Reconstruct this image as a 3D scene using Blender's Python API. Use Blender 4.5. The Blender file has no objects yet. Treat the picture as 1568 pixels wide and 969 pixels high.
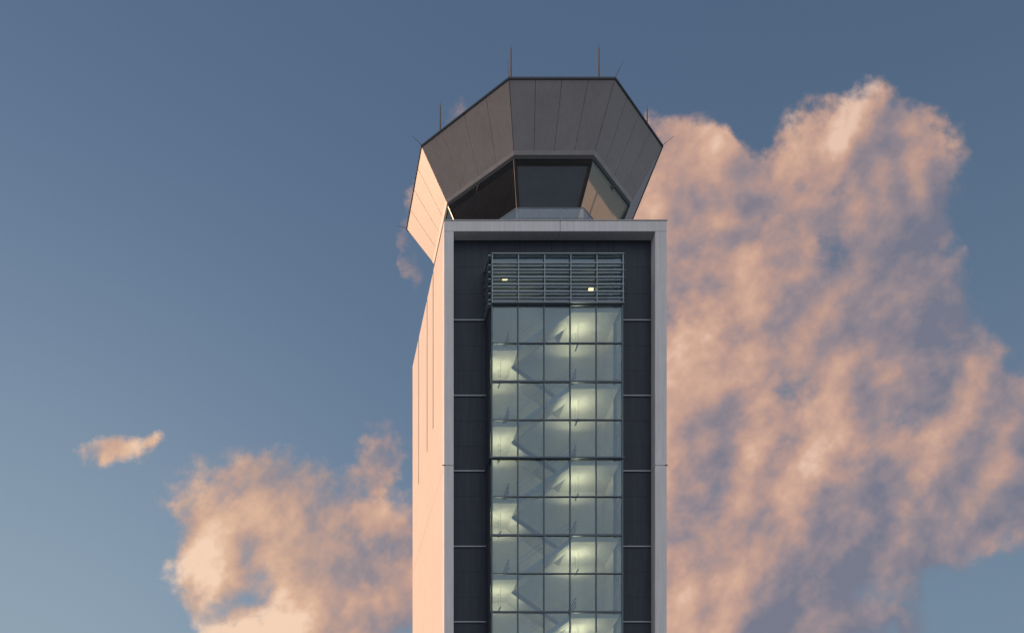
import bpy, bmesh, math, random
from mathutils import Vector, Matrix
random.seed(4)
sc = bpy.context.scene
sc.view_settings.view_transform='Standard'
sc.view_settings.look='None'
sc.view_settings.exposure=0

# ------------------------------------------------------------------ camera
cam_d=bpy.data.cameras.new('camera'); cam=bpy.data.objects.new('camera',cam_d)
sc.collection.objects.link(cam); sc.camera=cam
cam.location=(0,0,1.6); cam.rotation_euler=(math.radians(90),0,0)
cam_d.sensor_width=36; cam_d.lens=40.55
cam_d.shift_x=0.2704; cam_d.shift_y=0.8466
cam_d.clip_end=20000

# ------------------------------------------------------------------ sun
SUN_EL=math.radians(3.6)
sun_az=math.radians(-53)         # measured clockwise from +Y
sdir=Vector((math.sin(sun_az)*math.cos(SUN_EL),math.cos(sun_az)*math.cos(SUN_EL),math.sin(SUN_EL)))
sl=bpy.data.lights.new('sun','SUN'); so=bpy.data.objects.new('sun',sl); sc.collection.objects.link(so)
sl.energy=4.3; sl.angle=math.radians(0.5); sl.color=(1.0,0.60,0.36)
so.rotation_euler=sdir.to_track_quat('Z','Y').to_euler()

# ------------------------------------------------------------------ node helpers
class NB:
    def __init__(s,tree): s.t=tree; s.n=tree.nodes; s.l=tree.links
    def new(s,ty,**k):
        n=s.n.new(ty)
        for a,b in k.items(): setattr(n,a,b)
        return n
    def put(s,sock,v):
        if isinstance(v,bpy.types.NodeSocket): s.l.new(v,sock)
        else: sock.default_value=v
    def m(s,op,a,b=None,c=None,clamp=False):
        n=s.n.new('ShaderNodeMath'); n.operation=op; n.use_clamp=clamp
        s.put(n.inputs[0],a)
        if b is not None: s.put(n.inputs[1],b)
        if c is not None: s.put(n.inputs[2],c)
        return n.outputs[0]
    def comb(s,x,y,z):
        n=s.n.new('ShaderNodeCombineXYZ')
        for i,v in enumerate((x,y,z)): s.put(n.inputs[i],v)
        return n.outputs[0]
    def sep(s,v):
        n=s.n.new('ShaderNodeSeparateXYZ'); s.l.new(v,n.inputs[0]); return n.outputs
    def noise(s,v,scale,detail=5,rough=.55,dist=0.0,col=False,lac=2.0):
        n=s.n.new('ShaderNodeTexNoise'); s.l.new(v,n.inputs['Vector'])
        n.inputs['Scale'].default_value=scale; n.inputs['Detail'].default_value=detail
        n.inputs['Roughness'].default_value=rough; n.inputs['Distortion'].default_value=dist
        n.inputs['Lacunarity'].default_value=lac
        return n.outputs['Color'] if col else n.outputs['Fac']
    def mr(s,v,a,b,c=0.0,d=1.0,smooth=True):
        n=s.n.new('ShaderNodeMapRange'); n.interpolation_type='SMOOTHSTEP' if smooth else 'LINEAR'
        s.put(n.inputs[0],v)
        for i,x in enumerate((a,b,c,d)): s.put(n.inputs[i+1],x)
        return n.outputs[0]
    def mix(s,f,a,b,mode='MIX'):
        n=s.n.new('ShaderNodeMix'); n.data_type='RGBA'; n.blend_type=mode
        s.put(n.inputs[0],f); s.put(n.inputs[6],a); s.put(n.inputs[7],b)
        return n.outputs[2]

# ------------------------------------------------------------------ world: Nishita + procedural clouds by sky direction
w=bpy.data.worlds.new('World'); sc.world=w; w.use_nodes=True
w.cycles.sampling_method='MANUAL'; w.cycles.sample_map_resolution=256
w.node_tree.nodes.clear(); W=NB(w.node_tree)
F=1766.0
tc=W.new('ShaderNodeTexCoord')
X,Y,Z=W.sep(tc.outputs['Generated'])
Yc=W.m('MAXIMUM',Y,.04)
U=W.m('DIVIDE',X,Yc); V=W.m('MULTIPLY',W.m('DIVIDE',Z,Yc),-1.0)
p=W.comb(U,V,0.0)
wn=W.sep(W.noise(p,11.0,6,.60,col=True))
u=W.m('MULTIPLY_ADD',W.m('SUBTRACT',wn[0],.5),.085,U)
v=W.m('MULTIPLY_ADD',W.m('SUBTRACT',wn[1],.5),.085,V)
blobs=[ # cloud banks: centre, radii (milli-tangent-ish units), tilt, weight
 (425,732,85,50,0,1.0),(330,845,52,82,-25,1.0),(450,880,120,100,0,.97),(598,680,40,50,20,1.0),(560,725,45,28,-30,.6),
 (590,890,85,85,0,1.0),(345,940,45,55,0,.7),(520,780,55,40,0,.5),
 (172,700,33,26,-15,1.0),(236,676,17,10,-20,.6),(118,700,16,12,0,.5),
 (705,180,42,40,-40,.65),(640,300,18,60,0,.6),(655,420,20,60,0,.35),(365,500,20,16,0,.30),
 (1060,245,52,48,0,.74),(1095,375,110,155,10,1.15),(1310,230,82,62,-10,.98),(1405,220,42,50,0,.72),
 (1225,310,115,62,-35,.92),(1370,330,66,80,0,.75),(1170,480,165,105,-30,1.1),(1410,440,60,120,-10,.78),
 (1250,600,210,105,-15,1.05),(1470,610,78,75,0,.8),(1080,700,130,150,0,1.1),(1300,740,205,100,-10,1.0),
 (1150,860,165,125,0,1.05),(1460,700,110,80,-20,.9),(1410,820,110,45,-15,.6),(1110,960,130,60,0,.9),
 (1545,685,50,55,0,.75),(1400,950,60,25,-20,.35),
 (1275,375,38,70,25,-.85),(1145,200,26,55,10,-.7),(595,775,30,30,0,-.35),(1540,430,60,90,0,-.5),(1390,590,40,22,-30,-.3),
]
tot=None
for cx,cy,rx,ry,rot,wt in blobs:
    c,s_=math.cos(math.radians(rot)),math.sin(math.radians(rot))
    du=W.m('SUBTRACT',u,(cx-360)/F); dv=W.m('SUBTRACT',v,(cy-1812)/F)
    a=W.m('MULTIPLY_ADD',dv,s_*F/rx,W.m('MULTIPLY',du,c*F/rx))
    b=W.m('MULTIPLY_ADD',dv,c*F/ry,W.m('MULTIPLY',du,-s_*F/ry))
    q=W.m('MULTIPLY_ADD',a,a,W.m('MULTIPLY',b,b))
    e=W.m('EXPONENT',W.m('MULTIPLY',q,-.62))
    tot=W.m('MULTIPLY',e,wt) if tot is None else W.m('MULTIPLY_ADD',e,wt,tot)
tot=W.m('MINIMUM',tot,1.12)
r=math.radians(-50)
def fbm(du,dv,det):
    uu=W.m('ADD',U,du); vv=W.m('ADD',V,dv)
    a=W.m('MULTIPLY_ADD',vv,math.sin(r),W.m('MULTIPLY',uu,math.cos(r)))
    b=W.m('MULTIPLY_ADD',vv,math.cos(r),W.m('MULTIPLY',uu,-math.sin(r)))
    return W.noise(W.comb(W.m('MULTIPLY',a,.85),b,7.7),12.0,det,.53,.1)
f1=fbm(0,0,8); f1L=fbm(-.018,-.014,4)
f2=W.noise(p,46.0,7,.60,.1)
fb=W.m('MULTIPLY_ADD',W.m('SUBTRACT',f1,.5),2.7,W.m('MULTIPLY',W.m('SUBTRACT',f2,.5),.70))
d=W.m('ADD',W.m('SUBTRACT',tot,.47),fb)
d=W.m('MULTIPLY_ADD',W.mr(tot,.05,.3),1.0,W.m('SUBTRACT',d,1.0))
alpha=W.mr(d,-.14,.50)
far=W.mr(U,.32,.68,0.0,1.0,False)           # further from the sun: thinner, greyer
lown=W.noise(W.comb(U,V,2.0),5.5,3,.5)
lit=W.m('MULTIPLY_ADD',W.m('SUBTRACT',f1,f1L),2.2,.53)
lit=W.m('MULTIPLY_ADD',W.m('SUBTRACT',f2,.5),.30,lit)
lit=W.m('MULTIPLY_ADD',W.m('SUBTRACT',lown,.5),1.15,lit)
lit=W.m('MULTIPLY_ADD',far,-.24,lit)
lit=W.m('MULTIPLY_ADD',W.mr(U,-.1,.14,1.0,0.0),.34,lit)
# undersides of the right bank go grey, its crown catches the sun
low=W.m('MULTIPLY',W.mr(V,-.72,-.52),W.mr(U,.36,.5))
lit=W.m('MULTIPLY_ADD',low,-.16,lit)
crown=W.m('MULTIPLY',W.mr(V,-.80,-.93),W.mr(U,.36,.5))
lit=W.m('MULTIPLY_ADD',crown,.20,lit)
# thick sunward flank beside the tower
lit=W.m('MULTIPLY_ADD',W.m('MULTIPLY',W.mr(U,.56,.40),W.mr(U,.3,.36)),.14,lit,clamp=True)
cr=W.new('ShaderNodeValToRGB'); W.l.new(lit,cr.inputs[0])
els=cr.color_ramp.elements
els[0].position=.08; els[0].color=(.19,.19,.25,1)
els[1].position=1.0; els[1].color=(.88,.60,.46,1)
for po,co in ((.35,(.335,.26,.275,1)),(.58,(.53,.33,.27,1)),(.80,(.70,.43,.31,1))):
    e=els.new(po); e.color=co
ccol=W.mix(W.mr(U,.02,.2),W.mix(1.0,cr.outputs[0],(1.06,1.10,1.04,1),'MULTIPLY'),cr.outputs[0])
sky=W.new('ShaderNodeTexSky'); sky.sky_type='NISHITA'; sky.sun_disc=False
sky.sun_elevation=math.radians(5.0); sky.sun_rotation=sun_az; sky.altitude=200; sky.air_density=1.0; sky.dust_density=1.8; sky.ozone_density=2.0
SK=.15
skn=W.mix(1.0,sky.outputs[0],(SK*1.14,SK*1.14,SK*1.26,1),'MULTIPLY')
# evening haze, thicker low down and towards the sun
hz=W.m('MULTIPLY_ADD',W.mr(Z,.72,.28),.36,.08)
hz=W.m('MULTIPLY_ADD',W.m('MULTIPLY',W.mr(U,.25,-.2),W.mr(Z,.75,.35)),.50,hz,clamp=True)
skc=W.mix(hz,skn,(.30,.39,.465,1))
alpha=W.m('MULTIPLY',alpha,W.mr(far,0.0,1.0,.95,.83,False))
allc=W.mix(alpha,skc,ccol)
bgc=W.new('ShaderNodeBackground'); W.l.new(allc,bgc.inputs[0])
# the rest of the sky: bare Nishita, plus an unseen bright veil added behind the camera to light the front faces
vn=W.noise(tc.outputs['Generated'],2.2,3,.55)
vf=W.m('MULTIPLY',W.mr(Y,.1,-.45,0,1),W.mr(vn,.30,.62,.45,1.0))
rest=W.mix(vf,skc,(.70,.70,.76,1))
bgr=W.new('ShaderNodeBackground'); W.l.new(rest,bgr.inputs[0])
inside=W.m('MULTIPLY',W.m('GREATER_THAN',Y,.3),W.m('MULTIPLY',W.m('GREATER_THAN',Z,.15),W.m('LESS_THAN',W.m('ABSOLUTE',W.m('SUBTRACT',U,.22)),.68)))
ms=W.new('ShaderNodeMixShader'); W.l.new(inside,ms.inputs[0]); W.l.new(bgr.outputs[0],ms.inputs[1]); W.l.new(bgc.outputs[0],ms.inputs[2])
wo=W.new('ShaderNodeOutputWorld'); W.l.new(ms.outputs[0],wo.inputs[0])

# ------------------------------------------------------------------ materials
def pmat(name,col,rough=.6,metal=0.0,var=.12,scale=1.5,bump=0.0,streak=0.0,spec=.5,trans=0.0):
    m=bpy.data.materials.new(name); m.use_nodes=True; B=NB(m.node_tree)
    p=B.n['Principled BSDF']; t=B.new('ShaderNodeTexCoord'); o=t.outputs['Object']
    n1=B.noise(o,scale,5,.6)
    f=B.mr(n1,.25,.75,1-var,1+var,False)
    if streak>0:
        x,y,z=B.sep(o); v=B.comb(B.m('MULTIPLY',x,6.0),B.m('MULTIPLY',y,6.0),B.m('MULTIPLY',z,.35))
        f=B.m('MULTIPLY',f,B.mr(B.noise(v,1.0,4,.6),.3,.75,1-streak,1+streak*.4,False))
    c=B.mix(1.0,(*col,1),B.comb(f,f,f),'MULTIPLY')
    B.l.new(c,p.inputs['Base Color'])
    B.put(p.inputs['Roughness'],B.mr(n1,.2,.8,max(.02,rough-.08),min(1,rough+.08),False))
    p.inputs['Metallic'].default_value=metal; p.inputs['Specular IOR Level'].default_value=spec
    if bump>0:
        b=B.new('ShaderNodeBump'); b.inputs['Strength'].default_value=bump; b.inputs['Distance'].default_value=.02
        B.l.new(B.noise(o,scale*8,4,.6),b.inputs['Height']); B.l.new(b.outputs[0],p.inputs['Normal'])
    if trans>0:
        tl=B.new('ShaderNodeBsdfTranslucent'); B.l.new(c,tl.inputs[0]); mx=B.new('ShaderNodeMixShader'); mx.inputs[0].default_value=trans
        o_=[n for n in B.n if n.type=='OUTPUT_MATERIAL'][0]
        B.l.new(p.outputs[0],mx.inputs[1]); B.l.new(tl.outputs[0],mx.inputs[2]); B.l.new(mx.outputs[0],o_.inputs[0])
    return m
M_conc=pmat('frame_white_concrete',(.77,.76,.76),.8,var=.06,scale=.7,bump=.15,streak=.12)
M_side=pmat('side_wall_precast',(.76,.67,.60),.85,var=.05,scale=.5,bump=.1,streak=.08)
M_dark=pmat('slate_panel',(.042,.054,.074),.5,var=.16,scale=.8,streak=.25,spec=.3)
M_joint=pmat('panel_ledge_metal',(.34,.36,.40),.4,metal=.3)
M_mull=pmat('mullion_metal',(.10,.13,.16),.4,metal=.4)
M_louv=pmat('louver_metal',(.36,.42,.47),.45,metal=.2)
M_fas=pmat('fascia_metal_panel',(.345,.33,.335),.40,metal=.0,var=.07,scale=.6,streak=.10)
M_trim=pmat('fascia_trim',(.46,.45,.45),.5,metal=.2)
M_cap=pmat('roof_coping',(.06,.065,.075),.4,metal=.4)
M_black=pmat('cab_frame_dark',(.022,.024,.028),.35)
M_int=pmat('cab_interior_dark',(.15,.11,.095),.7,var=.4,scale=.8)
M_blind=pmat('blind_fabric',(.80,.66,.56),.9,var=.05,trans=.45)
M_shade=pmat('shade_fabric_dark',(.25,.28,.33),.8,var=.1)
M_cream=pmat('stair_wall_plaster',(.60,.58,.49),.9,var=.05,scale=.6)
M_stair=pmat('stair_concrete',(.60,.58,.49),.85,var=.08)
M_rod=pmat('rod_metal',(.16,.11,.09),.5,metal=.3)
M_rail=pmat('rail_metal',(.28,.30,.32),.35,metal=.6)
M_slit=pmat('slit_glazing_dark',(.03,.035,.045),.25)
M_ground=pmat('ground_asphalt_grass',(.18,.18,.17),.95,var=.3,scale=.02)
def glass(name,tint,refl,rough,haze,hcol,gcol=(.85,.95,1)):
    m=bpy.data.materials.new(name); m.use_nodes=True; B=NB(m.node_tree); B.n.clear()
    o=B.new('ShaderNodeOutputMaterial'); tr=B.new('ShaderNodeBsdfTransparent'); tr.inputs[0].default_value=(*tint,1)
    gl=B.new('ShaderNodeBsdfGlossy'); gl.inputs[0].default_value=(*gcol,1); gl.inputs['Roughness'].default_value=rough
    df=B.new('ShaderNodeBsdfDiffuse'); df.inputs[0].default_value=(*hcol,1)
    t=B.new('ShaderNodeTexCoord')
    bp=B.new('ShaderNodeBump'); bp.inputs['Strength'].default_value=.12; bp.inputs['Distance'].default_value=.05
    B.l.new(B.noise(t.outputs['Object'],.7,2,.5),bp.inputs['Height']); B.l.new(bp.outputs[0],gl.inputs['Normal'])
    m1=B.new('ShaderNodeMixShader'); B.put(m1.inputs[0],B.mr(B.noise(t.outputs['Object'],.6,4,.6),.3,.7,haze*.6,haze*1.4,False))
    B.l.new(tr.outputs[0],m1.inputs[1]); B.l.new(df.outputs[0],m1.inputs[2])
    ge=B.new('ShaderNodeNewGeometry')
    fr=B.new('ShaderNodeFresnel'); B.put(fr.inputs[0],B.m('MULTIPLY_ADD',ge.outputs['Backfacing'],1/1.5-1.5,1.5))
    m2=B.new('ShaderNodeMixShader'); B.put(m2.inputs[0],B.m('ADD',fr.outputs[0],refl,clamp=True))
    B.l.new(m1.outputs[0],m2.inputs[1]); B.l.new(gl.outputs[0],m2.inputs[2]); B.l.new(m2.outputs[0],o.inputs[0])
    return m
M_glass=glass('curtain_wall_glass',(.54,.64,.65),.11,.03,.20,(.25,.42,.54),(.75,.92,1))
M_cabgl=glass('cab_glass',(.64,.66,.68),.07,.0,.0,(.2,.2,.2),(.9,.95,1))
M_railgl=glass('rail_glass',(.6,.7,.8),.10,.02,.25,(.22,.33,.45))
def emis(name,col,s):
    m=bpy.data.materials.new(name); m.use_nodes=True; B=NB(m.node_tree); B.n.clear()
    o=B.new('ShaderNodeOutputMaterial'); e=B.new('ShaderNodeEmission'); e.inputs[0].default_value=(*col,1); e.inputs[1].default_value=s
    B.l.new(e.outputs[0],o.inputs[0]); m.cycles.emission_sampling='NONE'; return m
M_lamp=emis('lamp_diffuser',(1,.74,.34),4)

# ------------------------------------------------------------------ mesh helpers
root=bpy.data.objects.new('airport_control_tower',None); sc.collection.objects.link(root)
class MB:
    def __init__(s): s.v=[]; s.f=[]
    def box(s,x0,x1,y0,y1,z0,z1):
        b=len(s.v); s.v+=[(x0,y0,z0),(x1,y0,z0),(x1,y1,z0),(x0,y1,z0),(x0,y0,z1),(x1,y0,z1),(x1,y1,z1),(x0,y1,z1)]
        s.f+=[tuple(b+i for i in q) for q in ((0,3,2,1),(4,5,6,7),(0,1,5,4),(1,2,6,5),(2,3,7,6),(3,0,4,7))]
    def hexa(s,a,b):   # two quads (lists of 4 Vectors), joined
        k=len(s.v); s.v+=[tuple(p) for p in a]+[tuple(p) for p in b]
        s.f+=[tuple(k+i for i in q) for q in ((0,3,2,1),(4,5,6,7),(0,1,5,4),(1,2,6,5),(2,3,7,6),(3,0,4,7))]
    def bar(s,p,q,r,r2=None,n=8):
        p=Vector(p);q=Vector(q); d=(q-p).normalized(); a=d.orthogonal().normalized(); c=d.cross(a)
        k=len(s.v); r2=r if r2 is None else r2
        for i in range(n):
            t=2*math.pi*i/n; s.v.append(tuple(p+(a*math.cos(t)+c*math.sin(t))*r))
        for i in range(n):
            t=2*math.pi*i/n; s.v.append(tuple(q+(a*math.cos(t)+c*math.sin(t))*r2))
        for i in range(n): s.f.append((k+i,k+(i+1)%n,k+n+(i+1)%n,k+n+i))
        s.f.append(tuple(k+i for i in reversed(range(n)))); s.f.append(tuple(k+n+i for i in range(n)))
    def obj(s,name,mat,bevel=0,parent=root):
        me=bpy.data.meshes.new(name); me.from_pydata(s.v,[],s.f); 
        bm=bmesh.new(); bm.from_mesh(me); bmesh.ops.recalc_face_normals(bm,faces=bm.faces); bm.to_mesh(me); bm.free()
        me.materials.append(mat); o=bpy.data.objects.new(name,me); sc.collection.objects.link(o); o.parent=parent
        if bevel: 
            mo=o.modifiers.new('b','BEVEL'); mo.width=bevel; mo.segments=2; mo.limit_method='ANGLE'
        return o

# ------------------------------------------------------------------ shaft dims (m)
XL,XR=13.14,27.14; YF,YB=72.5,85.4; ZT=62.10
REC=.72; JL,JR=.60,.74; TB=.66
ZJ=46.75
g=.012
m=MB()
for z0,z1 in ((0,23),(23+2*g,ZJ-g),(ZJ+g,ZT-TB-g)):
    m.box(XL,XL+JL,YF,YF+REC,z0,z1); m.box(XR-JR,XR,YF,YF+REC,z0,z1)
mid=20.44
m.box(XL,mid-g,YF,YF+REC,ZT-TB,ZT); m.box(mid+g,XR,YF,YF+REC,ZT-TB,ZT)
m.obj('frame',M_conc,.025)
m=MB()
m.box(XL-.03,XR+.03,YF-.03,YF+.45,ZT+.004,ZT+.06)
m.obj('parapet_coping',M_trim,.01)
m=MB()   # sealant/drip plates at the frame joint
m.box(XL-.12,XL+.08,YF-.03,YF-.004,ZJ-.03,ZJ+.03); m.box(XR-.10,XR+.06,YF-.03,YF-.004,ZJ-.03,ZJ+.03)
m.obj('joint_plates',M_mull,.004)
m=MB(); m.box(XL+.32,15.95,YF+REC+.05,YB-.35,0,ZT-.5); m.box(24.2,XR-.3,YF+REC+.05,YB-.35,0,ZT-.5)
m.box(15.95,24.2,75.6,YB-.35,0,ZT-.5); m.box(15.95,24.2,YF+REC+.05,75.6,59.5,ZT-.5)
m.obj('core',M_slit)
FL=[37.25+4.78*k for k in range(-7,5)]
XA,XB=XL+JL,XR-JR
BX0,BX1=16.0,24.14; YG=71.9
m=MB(); led=MB()
zs=[0]+FL[0:]+[ZT-TB]
for i in range(len(zs)-1):
    z0,z1=zs[i],zs[i+1]
    for (x0,x1,n) in ((XA,BX0+.12,1),(BX1-.12,XB,1)):
        hh=(z1-z0)
        for k in range(3):
            a=z0+hh*k/3; b=z0+hh*(k+1)/3
            m.box(x0,x1,YF+REC,YF+REC+.04,a+.005,b-.005)
    if z0>0:
        led.box(XA,BX0-.02,YF+REC-.07,YF+REC-.003,z0-.04,z0+.04); led.box(BX1+.02,XB,YF+REC-.07,YF+REC-.003,z0-.04,z0+.04)
xx=[BX0+.12+(BX1-BX0-.24)*k/4 for k in range(5)]
for k in range(4): m.box(xx[k]+.012,xx[k+1]-.012,YF+REC,YF+REC+.04,59.2,ZT-TB-.01)
m.obj('slate_cladding',M_dark); led.obj('cladding_ledges',M_joint,.008)
# side walls
m=MB(); sl_=MB()
slits=[76.56,78.95,82.6]; sw=.27
zb=51.7
m.box(XL,XL+.3,YF+REC+.004,YB,0,ZJ-g); m.box(XL,XL+.3,YF+REC+.004,YB,ZJ+g,zb)
seg=[YF+REC+.004]+sum([[s-sw/2,s+sw/2] for s in slits],[])+[YB]
for i in range(0,len(seg),2): m.box(XL,XL+.3,seg[i],seg[i+1],zb,ZT)
for s in slits: sl_.box(XL+.16,XL+.2,s-sw/2,s+sw/2,zb,ZT-.3)
m.box(XR-.3,XR,YF+REC+.004,YB,0,ZT)
m.box(XL+.3,XR-.3,YB-.3,YB-.003,0,ZT)
m.obj('side_walls',M_side,.015); sl_.obj('slit_windows',M_slit)
m=MB(); m.box(XL+.3,XR-.3,YF+REC+.004,YB-.3,ZT-.5,ZT-.1); m.obj('roof_deck',M_conc)

# ------------------------------------------------------------------ glazed stair bay
cols=[BX0+(BX1-BX0)*k/5 for k in range(6)]
Zt=59.46; ZL=56.37
rows=[]; z=ZL
while z>2: rows.append(z); z-=2.39
def quad(mb,a,b,c,d):
    k=len(mb.v); mb.v+=[a,b,c,d]; mb.f.append((k,k+1,k+2,k+3))
gl=MB()
rr=[Zt]+rows+[0]
for i in range(len(rr)-1):
    for j in range(5):
        t1,t2=random.uniform(-.008,.008),random.uniform(-.008,.008)
        quad(gl,(cols[j]+.02,YG+.03+t1,rr[i+1]+.02),(cols[j+1]-.02,YG+.03+t2,rr[i+1]+.02),(cols[j+1]-.02,YG+.03+t2,rr[i]-.02),(cols[j]+.02,YG+.03+t1,rr[i]-.02))
    for x in (BX0+.02,BX1-.02):
        quad(gl,(x,YG+.04,rr[i+1]+.02),(x,YF+REC-.01,rr[i+1]+.02),(x,YF+REC-.01,rr[i]-.02),(x,YG+.04,rr[i]-.02))
gl.obj('stair_bay_glass',M_glass)
mu=MB()
for j,x in enumerate(cols): 
    wd=.035 if 0<j<5 else .045
    mu.box(x-wd,x+wd,YG-.05,YG+.10,0,Zt)
for i,z in enumerate(rows):
    major=(i%2==0); h=.055 if major else .032
    for j in range(5): mu.box(cols[j]+.036,cols[j+1]-.036,YG-.035,YG+.08,z-h,z+h)
    mu.box(BX0-.02,BX0+.05,YG+.104,YF+REC-.004,z-h,z+h); mu.box(BX1-.05,BX1+.02,YG+.104,YF+REC-.004,z-h,z+h)
mu.box(BX0-.16,BX1+.1,YG-.12,YG-.052,46.81-.05,46.81+.05)
mu.box(BX0-.16,BX0-.05,YG-.052,YF+REC-.01,46.81-.05,46.81+.05)
mu.obj('mullions',M_mull,.006)
lv=MB(); z=Zt
fz=[59.43,58.83,58.40,57.95,57.50,57.06,56.66,56.40]
for z in fz:
    lv.box(BX0-.06,BX1+.06,YG-.20,YG-.054,z-.025,z+.025)
    lv.box(BX0-.22,BX0-.05,YG-.05,YF+REC-.01,z-.04,z+.02)
for x in cols: lv.box(x-.025,x+.025,YG-.18,YG-.052,ZL+.08,Zt-.1) 
lv.obj('louvers',M_louv,.006)
m=MB(); m.box(BX0-.05,BX1+.05,YG-.04,YF+REC-.01,Zt+.003,Zt+.09); m.obj('bay_roof',M_mull,.01)
m=MB()
m.box(BX0-.1,BX0-.024,YG+.3,YF+REC-.01,0,Zt-.6); m.box(BX1+.024,BX1+.1,YG+.3,YF+REC-.01,0,Zt-.6)
m.obj('bay_cheeks',M_dark)

# interior
IB=75.0
m=MB(); m.box(BX0+.05,BX1-.05,IB,IB+.2,0,59.2); m.box(BX0-.0,BX0+.10,YF+REC+.06,IB-.003,0,59.2); m.box(BX1-.10,BX1,YF+REC+.06,IB-.003,0,59.2)
m.box(BX0+.1,BX1-.1,YG+.3,IB-.003,59.0,59.2)
m.obj('stairwell_walls',M_cream)
st=MB(); hr=MB(); lampm=MB(); pend=MB(); dk=MB()
spots=[]
allf=[37.25+4.78*k for k in range(-5,5)]
y0,y1=YG+.35,IB-.01; ym=(y0+y1)/2
for k,z in enumerate(allf):
    st.box(cols[3]+.15,BX1-.12,y0,y1,z-.22,z)
    zh=z-2.39
    st.box(BX0+.12,cols[1]+.05,y0,y1,zh-.2,zh)
    if k>0:
        def flight(xa,za,xb,zb,ya,yb):
            st.hexa([Vector((xa,ya,za-.26)),Vector((xb,ya,zb-.26)),Vector((xb,yb,zb-.26)),Vector((xa,yb,za-.26))],
                    [Vector((xa,ya,za)),Vector((xb,ya,zb)),Vector((xb,yb,zb)),Vector((xa,yb,za))])
        flight(cols[1]+.05,zh-.03,cols[3]+.15,z-.03,y0,ym-.08)
        flight(cols[1]+.05,zh-.03,cols[3]+.15,z-4.78-.03,ym+.08,y1-.02)
        for ya,zz1,zz2 in ((y0-.02,zh,z),(ym-.1,zh,z),(ym+.1,zh,z-4.78)):
            hr.hexa([Vector((cols[1]+.05,ya-.02,zz1-.32)),Vector((cols[3]+.15,ya-.02,zz2-.32)),Vector((cols[3]+.15,ya+.02,zz2-.32)),Vector((cols[1]+.05,ya+.02,zz1-.32))],
                    [Vector((cols[1]+.05,ya-.02,zz1+.02)),Vector((cols[3]+.15,ya-.02,zz2+.02)),Vector((cols[3]+.15,ya+.02,zz2+.02)),Vector((cols[1]+.05,ya+.02,zz1+.02))])
        for h in (1.0,.7):
            hr.bar((cols[1]+.05,y0-.02,zh+h),(cols[3]+.15,y0-.02,z+h),.02)
    for h in (.62,.86,1.1):
        dk.bar((cols[3]+.5,y0+.15,z+h),(cols[3]+.5,y1-.9,z+h),.045)
        dk.bar((cols[1]-.45,y0+.15,zh+h),(cols[1]-.45,y1-.9,zh+h),.045)
    # pendant uplights washing the landing soffits
    for (x,zs_,e) in (((cols[3]+cols[4])/2+.1,z-.22,1.0),((cols[0]+cols[1])/2+.05,zh-.2,.75)):
        zz=zs_-1.15
        pend.box(x-.05,x+.05,ym-.35,ym+.35,zz-.04,zz)
        for yy in (ym-.3,ym+.3): pend.bar((x,yy,zz),(x,yy,zs_),.012)
        e*=random.uniform(.82,1.12)
        spots.append((x,ym,zz+.06,e))
st.obj('stairs',M_stair); hr.obj('stringers',M_louv); dk.obj('guard_rails',M_black); pend.obj('pendant_uplights',M_rail)
for x,z in ((16.95,58.35),(22.35,57.7)):
    lampm.box(x-.15,x+.15,YG+.5,YG+.6,z,z+.11)
lampm.obj('plant_level_lamps',M_lamp)
for i,(x,y,z,e) in enumerate(spots):
    l=bpy.data.lights.new('stair_light','SPOT'); l.energy=145*e; l.color=(1,.87,.58); l.shadow_soft_size=.15
    l.spot_size=math.radians(174); l.spot_blend=.4
    o=bpy.data.objects.new('stair_light',l); o.location=(x,y,z); o.rotation_euler=(math.radians(180),0,0); sc.collection.objects.link(o); o.parent=root

# ------------------------------------------------------------------ cab
CX,CY=20.14,78.95
def octv(ap,z):
    R=ap/math.cos(math.radians(22.5))
    return [Vector((CX+R*math.cos(math.radians(22.5+45*k)),CY+R*math.sin(math.radians(22.5+45*k)),z)) for k in range(8)]
def ring(mb,a,b,c,d):
    A,B_,C,D_=[octv(*q) for q in (a,b,c,d)]
    for i in range(8):
        j=(i+1)%8; k=len(mb.v)
        mb.v+=[tuple(p) for p in (A[i],A[j],B_[j],B_[i],D_[i],D_[j],C[j],C[i])]
        mb.f+=[tuple(k+x for x in q) for q in ((0,1,2,3),(7,6,5,4),(3,2,6,7),(0,4,5,1))]
def octslab(mb,ap,z0,z1,ap2=None):
    a=octv(ap,z0); b=octv(ap2 or ap,z1); k=len(mb.v); mb.v+=[tuple(p) for p in a+b]
    for i in range(8): j=(i+1)%8; mb.f.append((k+i,k+j,k+8+j,k+8+i))
    mb.f.append(tuple(k+i for i in reversed(range(8)))); mb.f.append(tuple(k+8+i for i in range(8)))
ZR,ZB=69.58,66.72; AR,AB=7.88,6.19
top=octv(AR,ZR); bot=octv(AB,ZB); ti=octv(AR-.06,ZR); bi=octv(AB-.06,ZB)
m=MB()
for i in range(8):
    j=(i+1)%8
    for k in range(4):
        L=(top[j]-top[i]).length
        e=.011/L
        a0,a1=k/4+e,(k+1)/4-e
        if k==0:a0=e*1.5
        if k==3:a1=1-e*1.5
        f=lambda P,t:P[i].lerp(P[j],t)
        m.hexa([f(bot,a0),f(bot,a1),f(top,a1),f(top,a0)],[f(bi,a0),f(bi,a1),f(ti,a1),f(ti,a0)])
m.obj('cab_fascia_panels',M_fas,.006)
m=MB(); ring(m,(AB-.065,ZB+.02),(AR-.065,ZR-.02),(AR-.2,ZR-.02),(AB-.2,ZB+.02)); m.obj('fascia_backing',M_black)
m=MB(); ring(m,(AR+.07,ZR+.003),(AR+.07,ZR+.13),(AR-.5,ZR+.13),(AR-.5,ZR+.003)); m.obj('roof_coping',M_cap,.01)
m=MB(); octslab(m,AR-.55,ZR-.3,ZR-.1); m.obj('cab_roof',M_cap)
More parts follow.
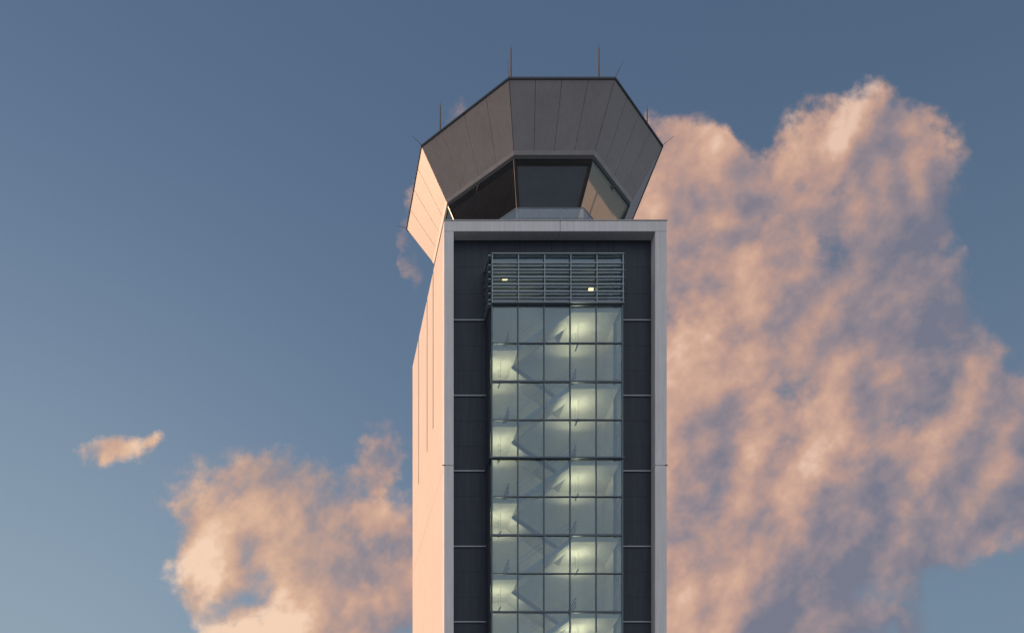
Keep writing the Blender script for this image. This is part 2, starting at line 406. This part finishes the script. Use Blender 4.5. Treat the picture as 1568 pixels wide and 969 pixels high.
m=MB(); ring(m,(AB-.10,ZB-.17),(AB+.02,ZB-.004),(AB-.25,ZB-.004),(AB-.3,ZB-.17)); m.obj('fascia_trim',M_trim,.01)
m=MB(); ring(m,(AB-.17,ZB-.36),(AB-.12,ZB-.174),(AB-.5,ZB-.174),(AB-.5,ZB-.36)); octslab(m,AB-.6,ZB-.25,ZB-.1); m.obj('cab_head_frame',M_black)
GT,GB=(AB-.22,ZB-.34),(4.15,62.95)
a=octv(*GT); b=octv(*GB); gm=MB()
for i in range(8):
    j=(i+1)%8; quad(gm,tuple(b[i]),tuple(b[j]),tuple(a[j]),tuple(a[i]))
gm.obj('cab_glass',M_cabgl)
m=MB()
for i in range(8): m.bar(b[i],a[i],.07,n=6)
m.obj('cab_mullions',M_black)
m=MB(); octslab(m,4.3,62.0,63.0); m.obj('cab_sill_drum',M_black)
m=MB(); octslab(m,5.6,ZB-.44,ZB-.38); m.bar((CX+1,CY+2,63),(CX+1,CY+2,ZB-.45),.25)
for k in (0,2,4):
    t=math.radians(45*k); m.box(CX+3.2*math.cos(t)-.5,CX+3.2*math.cos(t)+.5,CY+3.2*math.sin(t)-.4,CY+3.2*math.sin(t)+.4,63,63.7)
for k in range(-4,5):
    m.box(CX+k*1.1-.03,CX+k*1.1+.03,CY-4.2,CY+4.2,ZB-.50,ZB-.444)
m.obj('cab_interior',M_int)
ia,ib=octv(GT[0]-.1,GT[1]-.02),octv(GB[0]-.1,GB[1]+.1)
m=MB()
quad(m,tuple(ib[6].lerp(ib[7],.04)),tuple(ib[6].lerp(ib[7],.96)),tuple(ia[6].lerp(ia[7],.97)),tuple(ia[6].lerp(ia[7],.03)))
m.obj('cab_blind',M_blind)
m=MB()
l0,l1=ib[5].lerp(ia[5],.18),ib[6].lerp(ia[6],.18); h0,h1=ib[5].lerp(ia[5],.93),ib[6].lerp(ia[6],.93)
quad(m,tuple(l0.lerp(l1,.03)),tuple(l0.lerp(l1,.97)),tuple(h0.lerp(h1,.97)),tuple(h0.lerp(h1,.03)))
m.obj('cab_shade',M_shade)
m=MB(); ring(m,(5.3,62.3),(5.3,62.55),(4.2,62.55),(4.2,62.3)); m.obj('catwalk',M_conc)
m=MB(); rg=MB()
rt=octv(5.2,63.95); rb=octv(5.2,62.6); rm=octv(5.2,63.3)
for i in range(8):
    j=(i+1)%8
    m.bar(rt[i],rt[j],.035); m.bar(rm[i],rm[j],.018)
    for k in range(3): m.bar(rb[i].lerp(rb[j],k/3),rt[i].lerp(rt[j],k/3),.025)
    quad(rg,tuple(rb[i]),tuple(rb[j]),tuple(rt[j]),tuple(rt[i]))
m.obj('catwalk_rail',M_rail); rg.obj('catwalk_rail_glass',M_railgl)
m=MB()
def rod(x,y,z,h):
    m.bar((x,y,z-.1),(x,y,z+h*.45),.065,.05); m.bar((x,y,z+h*.45),(x,y,z+h*.88),.045,.038); m.bar((x,y,z+h*.88),(x,y,z+h),.018,.008)
rod(17.1,71.5,ZR+.1,2.55); rod(22.55,71.5,ZR+.1,2.55); rod(13.35,75.05,ZR+.1,2.3); rod(26.9,75.3,ZR+.1,2.3)
rod(17.1,86.3,ZR+.1,2.4); rod(22.6,86.3,ZR+.1,2.4)
for i,p in enumerate(top):
    d=Vector((p.x-CX,p.y-CY,0)).normalized()
    m.bar(p+Vector((0,0,.1)),p+d*.75+Vector((0,0,.5)),.018,.008)
m.obj('lightning_rods',M_rod)

# ------------------------------------------------------------------ ground
gm=MB(); quad(gm,(-9000,-9000,0),(9000,-9000,0),(9000,9000,0),(-9000,9000,0)); gm.obj('ground',M_ground,parent=None)
